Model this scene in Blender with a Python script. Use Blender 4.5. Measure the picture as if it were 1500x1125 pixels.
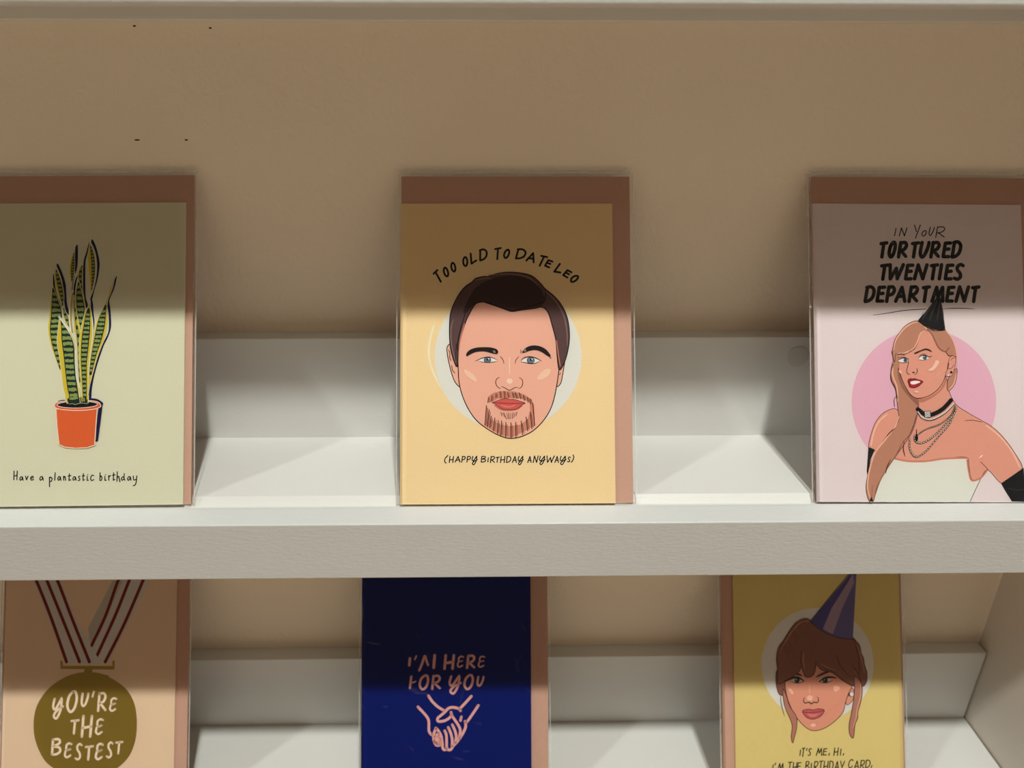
import bpy, bmesh, math, random
from mathutils import Vector, Matrix
from mathutils.geometry import tessellate_polygon

# ------------------------------------------------------------------ setup
for o in list(bpy.data.objects):
    bpy.data.objects.remove(o)
scn = bpy.context.scene
COL = scn.collection
MM = 0.001
random.seed(4)

# camera (photo treated as 1500 x 1125)
FPX = 1038.65
CAM = Vector((-9.23, -368.82, 190.68)) * MM
PITCH, YAW, ROLL = -0.4155, 0.0150, 0.0021
cp, sp, cy, sy = math.cos(PITCH), math.sin(PITCH), math.cos(YAW), math.sin(YAW)
F_ = Vector((sy * cp, cy * cp, sp))
R0 = Vector((cy, -sy, 0))
U0 = R0.cross(F_)
R_ = R0 * math.cos(ROLL) + U0 * math.sin(ROLL)
U_ = U0 * math.cos(ROLL) - R0 * math.sin(ROLL)
cam_data = bpy.data.cameras.new('camera')
cam = bpy.data.objects.new('camera', cam_data)
COL.objects.link(cam)
cam.matrix_world = Matrix(((R_.x, U_.x, -F_.x, CAM.x), (R_.y, U_.y, -F_.y, CAM.y), (R_.z, U_.z, -F_.z, CAM.z), (0, 0, 0, 1)))
cam_data.sensor_width = 36
cam_data.lens = FPX / 1500 * 36
cam_data.clip_start = 0.01
cam_data.dof.use_dof = True
cam_data.dof.focus_distance = 0.352
cam_data.dof.aperture_fstop = 9.0
scn.camera = cam

# world: dim warm shop light
w = bpy.data.worlds.new('world'); scn.world = w
w.use_nodes = True
bg = w.node_tree.nodes['Background']
bg.inputs[0].default_value = (1.0, 0.74, 0.50, 1)
bg.inputs[1].default_value = 0.16

# two ceiling track spotlights (they give the two crossing card shadows)
def spot(x, y, z, watts, col, target, cone=60, size=0.05):
    d = bpy.data.lights.new('track_and_fill_spot', 'SPOT')
    d.energy = watts; d.color = col; d.shadow_soft_size = size
    d.spot_size = math.radians(cone); d.spot_blend = 0.6
    o = bpy.data.objects.new('track_and_fill_spot', d); COL.objects.link(o)
    o.location = (x, y, z)
    o.rotation_euler = (Vector(target) - Vector((x, y, z))).to_track_quat('-Z', 'Y').to_euler()
spot(0.29, -1.00, 2.20, 200, (0.98, 1.0, 0.93), (0.0, -0.05, 0.0))
spot(-2.25, -1.07, 2.20, 100, (0.98, 1.0, 0.93), (0.0, -0.05, 0.0), 60, 0.08)
# unseen fill downlights, added so the warm floor bounce brightens wall and shelves
for sx in (-1.4, -0.2, 1.0):
    spot(sx, -2.1, 2.35, 330, (1.0, 0.95, 0.86), (sx, -2.1, 0.0), 62)

scn.view_settings.view_transform = 'Standard'
scn.view_settings.look = 'None'
scn.view_settings.gamma = 1
scn.view_settings.use_curve_mapping = False
scn.view_settings.exposure = 0.0

# ------------------------------------------------------------------ materials
def lin(c):
    c = c / 255
    return c / 12.92 if c < 0.04045 else ((c + 0.055) / 1.055) ** 2.4

KC = (0.94, 0.98, 1.06)      # photo colour of a lit card -> paper colour
def col(rgb, k=None):
    k = 1.0 if k is None else k
    return tuple(min(0.92, lin(v) * k * q) for v, q in zip(rgb, KC)) + (1,)

_m = {}
def ink(rgb, rough=0.65, metal=0.0, spec=0.12, k=None):
    key = (rgb, rough, metal, spec, k)
    if key in _m: return _m[key]
    m = bpy.data.materials.new('ink_%d_%d_%d' % rgb)
    m.use_nodes = True
    nt = m.node_tree; b = nt.nodes['Principled BSDF']
    b.inputs['Roughness'].default_value = rough
    b.inputs['Metallic'].default_value = metal
    b.inputs['Specular IOR Level'].default_value = spec
    tc = nt.nodes.new('ShaderNodeTexCoord'); n = nt.nodes.new('ShaderNodeTexNoise')
    n.inputs['Scale'].default_value = 1400; n.inputs['Detail'].default_value = 2
    nt.links.new(tc.outputs['Object'], n.inputs['Vector'])
    c = col(rgb, k)
    mx = nt.nodes.new('ShaderNodeMix'); mx.data_type = 'RGBA'
    mx.inputs['A'].default_value = tuple(v * 0.94 for v in c[:3]) + (1,)
    mx.inputs['B'].default_value = tuple(min(0.95, v * 1.06) for v in c[:3]) + (1,)
    nt.links.new(n.outputs['Fac'], mx.inputs['Factor'])
    nt.links.new(mx.outputs['Result'], b.inputs['Base Color'])
    _m[key] = m
    return m

def paint(name, rgb, rough, bump_scale, bump, spec=0.5, stretch=(1, 1, 1), detail=3, dist=0.0006):
    m = bpy.data.materials.new(name); m.use_nodes = True
    nt = m.node_tree; b = nt.nodes['Principled BSDF']
    b.inputs['Base Color'].default_value = rgb + (1,)
    b.inputs['Roughness'].default_value = rough
    b.inputs['Specular IOR Level'].default_value = spec
    tc = nt.nodes.new('ShaderNodeTexCoord'); mp = nt.nodes.new('ShaderNodeMapping')
    mp.inputs['Scale'].default_value = stretch
    n = nt.nodes.new('ShaderNodeTexNoise'); n.inputs['Scale'].default_value = bump_scale
    n.inputs['Detail'].default_value = detail
    bp = nt.nodes.new('ShaderNodeBump'); bp.inputs['Strength'].default_value = bump
    bp.inputs['Distance'].default_value = dist
    nt.links.new(tc.outputs['Object'], mp.inputs['Vector'])
    nt.links.new(mp.outputs['Vector'], n.inputs['Vector'])
    nt.links.new(n.outputs['Fac'], bp.inputs['Height'])
    nt.links.new(bp.outputs['Normal'], b.inputs['Normal'])
    n2 = nt.nodes.new('ShaderNodeTexNoise'); n2.inputs['Scale'].default_value = 9; n2.inputs['Detail'].default_value = 4
    nt.links.new(tc.outputs['Object'], n2.inputs['Vector'])
    mx = nt.nodes.new('ShaderNodeMix'); mx.data_type = 'RGBA'
    mx.inputs['A'].default_value = tuple(v * 0.95 for v in rgb) + (1,)
    mx.inputs['B'].default_value = tuple(v * 1.04 for v in rgb) + (1,)
    nt.links.new(n2.outputs['Fac'], mx.inputs['Factor'])
    nt.links.new(mx.outputs['Result'], b.inputs['Base Color'])
    return m

M_WALL = paint('wall_paint', (0.88, 0.79, 0.66), 0.85, 330, 0.55, 0.2, detail=3, dist=0.0008)
M_SIDE = paint('side_panel_paint', (0.74, 0.67, 0.60), 0.6, 300, 0.1, 0.3)
M_FLOOR = paint('shop_floor', (0.55, 0.42, 0.29), 0.6, 8, 0.1, 0.3)
M_SHELF = paint('white_lacquer', (0.64, 0.64, 0.615), 0.42, 900, 0.35, 0.5, stretch=(0.35, 1, 1), dist=0.00025)
M_LIP_DIM = paint('white_lacquer_lip_dimmed', (0.57, 0.585, 0.59), 0.42, 900, 0.45, 0.5, stretch=(0.35, 1, 1), dist=0.0003)  # same shelf lacquer, darkened: the lip's dimmer light is put into its colour
M_BACK_LIT = paint('white_lacquer_back_lit', (0.71, 0.71, 0.685), 0.42, 900, 0.3, 0.5, stretch=(0.35, 1, 1), dist=0.00025)  # same shelf lacquer, lightened: brighter light on the back board painted in
M_COVER = paint('cover_sticker', (0.62, 0.61, 0.58), 0.4, 300, 0.05)

def clear_film(name, base, tint, crinkle, size):
    m = bpy.data.materials.new(name); m.use_nodes = True
    nt = m.node_tree
    for n in list(nt.nodes): nt.nodes.remove(n)
    out = nt.nodes.new('ShaderNodeOutputMaterial')
    tr = nt.nodes.new('ShaderNodeBsdfTransparent'); tr.inputs[0].default_value = tint
    gl = nt.nodes.new('ShaderNodeBsdfGlossy'); gl.inputs['Roughness'].default_value = 0.09
    gl.inputs['Color'].default_value = (1, 1, 1, 1)
    fr = nt.nodes.new('ShaderNodeFresnel'); fr.inputs['IOR'].default_value = 1.30
    ad = nt.nodes.new('ShaderNodeMath'); ad.operation = 'ADD'; ad.inputs[1].default_value = base; ad.use_clamp = True
    mx = nt.nodes.new('ShaderNodeMixShader')
    tc = nt.nodes.new('ShaderNodeTexCoord'); no = nt.nodes.new('ShaderNodeTexNoise')
    no.inputs['Scale'].default_value = size; no.inputs['Detail'].default_value = 2
    no.inputs['Distortion'].default_value = 1.2
    bp = nt.nodes.new('ShaderNodeBump'); bp.inputs['Strength'].default_value = crinkle
    bp.inputs['Distance'].default_value = 0.004
    nt.links.new(tc.outputs['Object'], no.inputs['Vector'])
    nt.links.new(no.outputs['Fac'], bp.inputs['Height'])
    nt.links.new(bp.outputs['Normal'], gl.inputs['Normal'])
    mn = nt.nodes.new('ShaderNodeMath'); mn.operation = 'MINIMUM'; mn.inputs[1].default_value = 0.55
    nt.links.new(fr.outputs[0], ad.inputs[0]); nt.links.new(ad.outputs[0], mn.inputs[0]); nt.links.new(mn.outputs[0], mx.inputs[0])
    nt.links.new(tr.outputs[0], mx.inputs[1]); nt.links.new(gl.outputs[0], mx.inputs[2])
    nt.links.new(mx.outputs[0], out.inputs[0])
    return m
M_FILM = clear_film('clear_film', 0.0, (1, 1, 1, 1), 0.35, 22)
M_FILM2 = clear_film('crinkled_clear_film', 0.0, (1, 1, 1, 1), 1.0, 38)

def seam_mat():
    m = bpy.data.materials.new('film_seam'); m.use_nodes = True
    nt = m.node_tree
    for n in list(nt.nodes): nt.nodes.remove(n)
    out = nt.nodes.new('ShaderNodeOutputMaterial')
    tr = nt.nodes.new('ShaderNodeBsdfTransparent')
    pr = nt.nodes.new('ShaderNodeBsdfPrincipled')
    pr.inputs['Base Color'].default_value = (0.8, 0.8, 0.78, 1); pr.inputs['Roughness'].default_value = 0.2
    mx = nt.nodes.new('ShaderNodeMixShader'); mx.inputs[0].default_value = 0.28
    nt.links.new(tr.outputs[0], mx.inputs[1]); nt.links.new(pr.outputs[0], mx.inputs[2])
    nt.links.new(mx.outputs[0], out.inputs[0])
    return m
M_SEAM = seam_mat()

# ------------------------------------------------------------------ mesh helpers
def link(name, me, parent=None):
    o = bpy.data.objects.new(name, me); COL.objects.link(o)
    if parent: o.parent = parent
    return o

def mesh_obj(name, verts, faces, mats, parent=None, fm=None, scale=MM):
    me = bpy.data.meshes.new(name)
    me.from_pydata([tuple(c * scale for c in v) for v in verts], [], faces)
    for m in (mats if isinstance(mats, (list, tuple)) else [mats]): me.materials.append(m)
    if fm:
        for p, i in zip(me.polygons, fm): p.material_index = i
    me.update()
    return link(name, me, parent)

def box(name, a, b, mat, parent=None, bevel=0.0, segs=2):
    bm = bmesh.new(); bmesh.ops.create_cube(bm, size=1)
    for v in bm.verts:
        v.co = Vector([((a[i] + b[i]) / 2 + v.co[i] * (b[i] - a[i])) * MM for i in range(3)])
    if bevel:
        bmesh.ops.bevel(bm, geom=bm.edges[:], offset=bevel * MM, segments=segs, profile=0.5, affect='EDGES')
    me = bpy.data.meshes.new(name); bm.to_mesh(me); bm.free(); me.materials.append(mat)
    for p in me.polygons: p.use_smooth = False
    return link(name, me, parent)

def extrude_profile(name, prof, x0, x1, mat, parent=None, bevel=0.0):
    """prof: closed loop of (y, z) in mm, extruded along x"""
    bm = bmesh.new()
    A = [bm.verts.new((x0 * MM, y * MM, z * MM)) for y, z in prof]
    f = bm.faces.new(A)
    r = bmesh.ops.extrude_face_region(bm, geom=[f])
    for v in [g for g in r['geom'] if isinstance(g, bmesh.types.BMVert)]: v.co.x = x1 * MM
    bmesh.ops.recalc_face_normals(bm, faces=bm.faces[:])
    if bevel:
        bmesh.ops.bevel(bm, geom=bm.edges[:], offset=bevel * MM, segments=3, profile=0.5, affect='EDGES')
    me = bpy.data.meshes.new(name); bm.to_mesh(me); bm.free(); me.materials.append(mat)
    return link(name, me, parent)

def empty(name, loc):
    o = bpy.data.objects.new(name, None); COL.objects.link(o)
    o.location = loc; o.empty_display_size = 0.01
    return o

def tag(o, label=None, cat=None, group=None, kind=None):
    if label: o['label'] = label
    if cat: o['category'] = cat
    if group: o['group'] = group
    if kind: o['kind'] = kind

# ------------------------------------------------------------------ the setting
XE = 315.6                                  # right end of the shelves
XL = -760
SL, SU = -225.97, 243.08                    # lower / upper shelf level against the middle one
wall = box('wall_back', (-1500, 0, -1250), (XE + 6, 60, 1150), M_WALL); tag(wall, kind='structure')
side = box('wall_right', (XE + 1.2, -800, -1250), (XE + 24, 0, 1150), M_SIDE, bevel=0.6); tag(side, kind='structure')
flo = box('floor', (-1500, -2500, -1290), (1500, 60, -1250), M_FLOOR); tag(flo, kind='structure')

def ring(cx, cyy, r, n=24):
    return [(cx + r * math.cos(2 * math.pi * i / n), cyy + r * math.sin(2 * math.pi * i / n)) for i in range(n)]

# tiny nail marks on the wall
def on_wall(px, py):
    d = F_ + R_ * ((px - 750) / FPX) - U_ * ((py - 562.5) / FPX)
    t = -CAM.y / d.y
    p = CAM + d * t
    return p.x / MM, p.z / MM
for px, py, rx in ((201, 205, 1.5), (273, 205, 0.9), (308, 41, 0.7), (197, 38, 0.8)):
    x, z = on_wall(px, py)
    V = [(x + rx * math.cos(a * math.pi / 5), -0.06, z + 0.35 * math.sin(a * math.pi / 5)) for a in range(10)]
    mesh_obj('nail_mark', V, [list(range(10))], ink((50, 36, 28)), wall)

# ------------------------------------------------------------------ the three shelves
YG, YI, YF = -71.66, -79.65, -95.10
def picture_ledge(z, label):
    root = empty('picture_ledge', (0, 0, z * MM))
    tag(root, label, 'shelf', 'white picture ledges on the wall')
    extrude_profile('back_board', [(-10.48, -31.6), (-10.48, 59.7), (-0.05, 59.7), (-0.05, -31.6)], XL, XE, M_BACK_LIT, root, 0.45)
    extrude_profile('shelf_board', [(-10.5, 0), (YG, 0), (-75.1, -3.5), (YI, -3.5), (YI, -10.5), (-10.5, -10.5)], XL, XE - 0.02, M_SHELF, root, 0.18)
    extrude_profile('front_lip', [(YI, -31.46), (YF, -31.46), (YF, -0.5), (YI - 1.6, -0.5), (YI, -1.2)], XL, XE, M_LIP_DIM, root, 0.7)
    return root
mid = picture_ledge(0, 'white shelf ledge across the middle, under the plant, bearded man and pink cards')
low = picture_ledge(SL, 'white wooden shelf ledge at the bottom, holding the medal, blue and yellow cards')
upp = picture_ledge(SU, 'white wooden shelf ledge at the top edge, empty underside and front lip showing')

# round sticker that hides a screw, on the middle shelf's back board
def disc(name, c, r, th, mat, parent, n=40):
    bm = bmesh.new()
    bmesh.ops.create_cone(bm, segments=n, radius1=r * MM, radius2=(r - 0.25) * MM, depth=th * 1.6 * MM, cap_ends=True)
    bmesh.ops.rotate(bm, verts=bm.verts, cent=(0, 0, 0), matrix=Matrix.Rotation(math.pi / 2, 3, 'X'))
    bmesh.ops.translate(bm, verts=bm.verts, vec=Vector(c) * MM)
    me = bpy.data.meshes.new(name); bm.to_mesh(me); bm.free(); me.materials.append(mat)
    return link(name, me, parent)
disc('screw_cover', (152.2, -10.62, 48.2), 6.2, 0.35, M_COVER, mid)

# ------------------------------------------------------------------ flat print, traced onto the card's own plane
def smooth(pts, closed, k=6):
    n = len(pts); out = []
    if n < 3: return list(pts)
    rng = range(n) if closed else range(n - 1)
    for i in rng:
        if closed: p0, p1, p2, p3 = pts[i - 1], pts[i], pts[(i + 1) % n], pts[(i + 2) % n]
        else: p0, p1, p2, p3 = pts[max(i - 1, 0)], pts[i], pts[i + 1], pts[min(i + 2, n - 1)]
        if p1 == p2: continue
        for j in range(k):
            t = j / k
            out.append(tuple(0.5 * (2 * p1[a] + (p2[a] - p0[a]) * t + (2 * p0[a] - 5 * p1[a] + 4 * p2[a] - p3[a]) * t * t
                                    + (3 * p1[a] - p0[a] - 3 * p2[a] + p3[a]) * t ** 3) for a in (0, 1)))
    if not closed: out.append(pts[-1])
    return out

LAYER = 0.005
class Art:
    """collects filled shapes and pen strokes; every call to f() sets the crop they were measured in"""
    def __init__(s, root, base=0.03, gain=None):
        s.gain = gain; s.root = root; s.inv = root.matrix_world.inverted(); s.h = base; s.fr = (0, 0, 1); s.start('print')
    def start(s, name):
        s.name = name; s.V = []; s.F = []; s.fm = []; s.mats = []
    def f(s, x, y, k): s.fr = (x, y, k)
    def px(s, p):
        x = s.fr[0] + p[0] / s.fr[2]; y = s.fr[1] + p[1] / s.fr[2]
        d = F_ + R_ * ((x - 750) / FPX) - U_ * ((y - 562.5) / FPX)
        o = s.inv @ CAM; e = s.inv.to_3x3() @ d
        t = (s.h * MM - o.z) / e.z
        return ((o.x + e.x * t) / MM, (o.y + e.y * t) / MM)
    def mi(s, c):
        m = c if isinstance(c, bpy.types.Material) else ink(c, k=s.gain)
        if m not in s.mats: s.mats.append(m)
        return s.mats.index(m)
    def raw(s, P, c):
        if len(P) < 3: return
        b = len(s.V); i = s.mi(c)
        s.V += [(x, y, s.h) for x, y in P]
        for t in tessellate_polygon([[Vector((x, y, 0)) for x, y in P]]):
            a_, b_, c_ = [P[q] for q in t]
            ar = (b_[0] - a_[0]) * (c_[1] - a_[1]) - (c_[0] - a_[0]) * (b_[1] - a_[1])
            if abs(ar) < 1e-9: continue
            t = t if ar > 0 else (t[0], t[2], t[1])
            s.F.append([b + q for q in t]); s.fm.append(i)
    def up(s, n=1): s.h += LAYER * n
    def fill(s, pts, c, sm=True, line=None, lw=0, k=6):
        s.up()
        P = smooth(pts, True, k) if sm else pts
        s.raw([s.px(p) for p in P], c)
        if line: s.pen(pts + [pts[0]] if not sm else P + [P[0]], lw, line, sm=False)
    def pen(s, pts, wpx, c, sm=True, taper=0.0, up=True):
        """wpx: width in crop pixels"""
        if up: s.up()
        P = smooth(pts, False) if sm and len(pts) > 2 else list(pts)
        Q = [s.px(p) for p in P]
        a = s.px((0, 0)); b = s.px((100, 0)); unit = math.dist(a, b) / 100
        n = len(Q); W = []
        for i in range(n):
            t = i / max(1, n - 1)
            e = min(t, 1 - t) * 2
            W.append(wpx * unit / 2 * (1 - taper + taper * min(1, e * 1.6)))
        i_ = s.mi(c); L = []; Rr = []
        for i in range(n):
            p = Q[max(i - 1, 0)]; q = Q[min(i + 1, n - 1)]
            dx, dy = q[0] - p[0], q[1] - p[1]; d = math.hypot(dx, dy) or 1
            nx, ny = -dy / d, dx / d
            L.append((Q[i][0] + nx * W[i], Q[i][1] + ny * W[i])); Rr.append((Q[i][0] - nx * W[i], Q[i][1] - ny * W[i]))
        sharp = (not sm) or len(pts) <= 2
        if sharp and n > 2:
            for i in range(n - 1):
                p, q = Q[i], Q[i + 1]
                dx, dy = q[0] - p[0], q[1] - p[1]; d = math.hypot(dx, dy)
                if d < 1e-6: continue
                nx, ny = -dy / d, dx / d; b0 = len(s.V)
                for (X, Y), wd, sg in ((p, W[i], 1), (p, W[i], -1), (q, W[i + 1], -1), (q, W[i + 1], 1)):
                    s.V.append((X + nx * wd * sg, Y + ny * wd * sg, s.h))
                s.F.append([b0, b0 + 1, b0 + 2, b0 + 3]); s.fm.append(i_)
        else:
            b0 = len(s.V)
            for i in range(n): s.V += [L[i] + (s.h,), Rr[i] + (s.h,)]
            for i in range(n - 1):
                s.F.append([b0 + 2 * i, b0 + 2 * i + 1, b0 + 2 * i + 3, b0 + 2 * i + 2]); s.fm.append(i_)
        caps = range(n) if (sharp and n < 30) else (0, n - 1)
        for i in caps:
            if W[i] < 0.02: continue
            b0 = len(s.V)
            s.V += [(Q[i][0] + W[i] * math.cos(a * math.pi / 5), Q[i][1] + W[i] * math.sin(a * math.pi / 5), s.h) for a in range(10)]
            s.F.append(list(range(b0, b0 + 10))); s.fm.append(i_)
    def pens(s, lst, wpx, c, sm=True, taper=0.0):
        s.up()
        for p in lst: s.pen(p, wpx, c, sm, taper, up=False)
    def ell(s, cx, cy_, rx, ry, c, rot=0, line=None, lw=0, n=40):
        a = math.radians(rot)
        P = [(cx + rx * math.cos(t) * math.cos(a) - ry * math.sin(t) * math.sin(a),
              cy_ + rx * math.cos(t) * math.sin(a) + ry * math.sin(t) * math.cos(a)) for t in [2 * math.pi * i / n for i in range(n)]]
        s.fill(P, c, sm=False)
        if line: s.pen(P + [P[0]], lw, line, sm=False)
    def done(s, parent, label=None):
        o = mesh_obj(s.name, s.V, s.F, s.mats, parent, s.fm)
        if label: o['label'] = label
        s.start('print')
        return o

# pen glyphs in a unit box: (is_curve, points), y runs down
G = {
 'A': [(0, [(0, 1), (.55, 0), (1, 1)]), (0, [(.22, .66), (.86, .62)])],
 'B': [(0, [(.05, .03), (0, 1)]), (1, [(.05, .03), (.75, .03), (.85, .27), (.15, .48), (.15, .48), (.85, .56), (.95, .82), (.5, .99), (0, 1)])],
 'C': [(1, [(1, .12), (.75, 0), (.3, .1), (0, .55), (.1, .9), (.5, 1), (.95, .78)])],
 'D': [(0, [(.1, .03), (0, 1)]), (1, [(.02, .04), (.6, 0), (1, .25), (.92, .68), (.5, .93), (0, 1)])],
 'E': [(0, [(.95, .02), (.12, .04), (0, .97), (.9, .97)]), (0, [(.1, .47), (.8, .44)])],
 'e_': [(1, [(1, .06), (.6, 0), (.2, .14), (.18, .45), (.18, .45), (.5, .48), (.9, .4), (.5, .48), (.15, .52), (0, .85), (.35, 1), (.9, .86)])],
 'F': [(0, [(.1, 0), (0, 1)]), (0, [(.15, .45), (.95, .38)])],
 'H': [(0, [(.08, 0), (0, 1)]), (0, [(1, 0), (.9, 1)]), (0, [(.05, .58), (.95, .5)])],
 'I': [(0, [(.6, 0), (.4, 1)])],
 'L': [(0, [(.15, 0), (0, 1), (1, .8)])],
 'M': [(0, [(0, 1), (.3, 0), (.52, .7), (.85, 0), (1, 1)])],
 'N': [(0, [(0, 1), (.2, 0), (.75, 1), (1, 0)])],
 'O': [(1, [(.55, 0), (.15, .25), (0, .7), (.35, 1), (.8, .8), (1, .35), (.85, .03), (.55, 0)])],
 'P': [(0, [(.1, 0), (0, 1)]), (1, [(.1, .03), (.7, 0), (1, .22), (.75, .48), (.1, .58)])],
 'R': [(0, [(.1, 0), (0, 1)]), (1, [(.1, .04), (.7, 0), (.95, .2), (.7, .46), (.15, .58)]), (0, [(.25, .56), (1, .95)])],
 'S': [(1, [(1, .08), (.65, 0), (.25, .14), (.3, .38), (.7, .6), (.78, .86), (.4, 1), (0, .93)])],
 'T': [(0, [(0, .06), (1, 0)]), (0, [(.5, .03), (.4, 1)])],
 'U': [(1, [(.1, 0), (0, .7), (.25, 1), (.6, .85), (.95, .3), (1, 0)])],
 'V': [(0, [(0, 0), (.4, 1), (1, 0)])],
 'W': [(0, [(0, 0), (.12, 1), (.5, .25), (.65, 1), (1, 0)])],
 'Y': [(0, [(0, 0), (.35, .5)]), (0, [(1, 0), (.2, 1)])],
 'Yl': [(1, [(.12, .05), (0, .42), (.25, .55), (.85, 0), (.85, 0), (.78, .55), (.4, 1), (.1, .88), (.4, .62), (.98, .42)])],
 "'": [(0, [(.9, 0), (.1, 1)])],
 '.': [(0, [(.5, .5), (.5, .9)])],
 ',': [(0, [(.7, 0), (.2, 1)])],
 '(': [(1, [(1, 0), (.2, .4), (.1, .8), (.6, 1)])],
 ')': [(1, [(.6, 0), (1, .3), (.6, .75), (0, 1)])],
 # lower case
 'a': [(1, [(.75, .2), (.35, .1), (0, .6), (.2, 1), (.6, .75), (.8, .2)]), (0, [(.8, .15), (1, 1)])],
 'v': [(0, [(0, 0), (.4, 1), (1, 0)])],
 'e': [(1, [(.05, .55), (.9, .35), (.6, 0), (.1, .4), (.25, 1), (1, .85)])],
 'p': [(0, [(.05, 0), (.1, 1)]), (1, [(.05, .1), (.6, 0), (1, .22), (.6, .45), (.1, .42)])],
 'l': [(0, [(.7, 0), (.4, 1)])],
 'n': [(0, [(0, 0), (.1, 1)]), (1, [(.05, .5), (.5, .05), (.85, .3), (1, 1)])],
 't': [(0, [(.45, 0), (.3, 1), (.9, .9)]), (0, [(0, .35), (1, .28)])],
 's': [(1, [(.9, .05), (.3, .1), (.3, .4), (.85, .65), (.7, .95), (0, 1)])],
 'i': [(0, [(.3, .3), (.3, 1), (.9, .95)]), (0, [(.55, 0), (.6, .04)])],
 'c': [(1, [(1, .1), (.4, 0), (0, .6), (.3, 1), (1, .85)])],
 'b': [(0, [(.2, 0), (.1, .95)]), (1, [(.15, .6), (.7, .42), (1, .72), (.6, 1), (.1, .97)])],
 'r': [(0, [(0, .05), (.1, 1)]), (1, [(.05, .5), (.5, .1), (1, .05)])],
 'h': [(0, [(.1, 0), (0, .95)]), (1, [(.05, .62), (.55, .45), (.75, .7), (1, 1)])],
 'd': [(1, [(.7, .55), (.3, .5), (0, .8), (.3, 1), (.75, .75)]), (0, [(.8, 0), (.75, .75), (1, 1)])],
 'y': [(1, [(0, 0), (.2, .4), (.8, .35)]), (1, [(1, 0), (.85, .6), (.5, .95), (0, 1)])],
}
def letter(art, g, x0, y0, x1, y1, wd, c, shear=0.0, rot=0.0, taper=0.0):
    """glyph g fitted to the box; shear in box heights, rot in degrees about the box centre"""
    cx, cy_ = (x0 + x1) / 2, (y0 + y1) / 2; a = math.radians(rot)
    for curve, pts in G[g]:
        P = []
        for u, v in pts:
            x = (u - .5) * (x1 - x0) + shear * (.5 - v) * (y1 - y0); y = (v - .5) * (y1 - y0)
            P.append((cx + x * math.cos(a) - y * math.sin(a), cy_ + x * math.sin(a) + y * math.cos(a)))
        if not curve:
            art.pen(P, wd, c, sm=False, up=False, taper=taper if len(P) == 2 else 0)
        else: art.pen(P, wd, c, sm=True, up=False, taper=taper)

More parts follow.
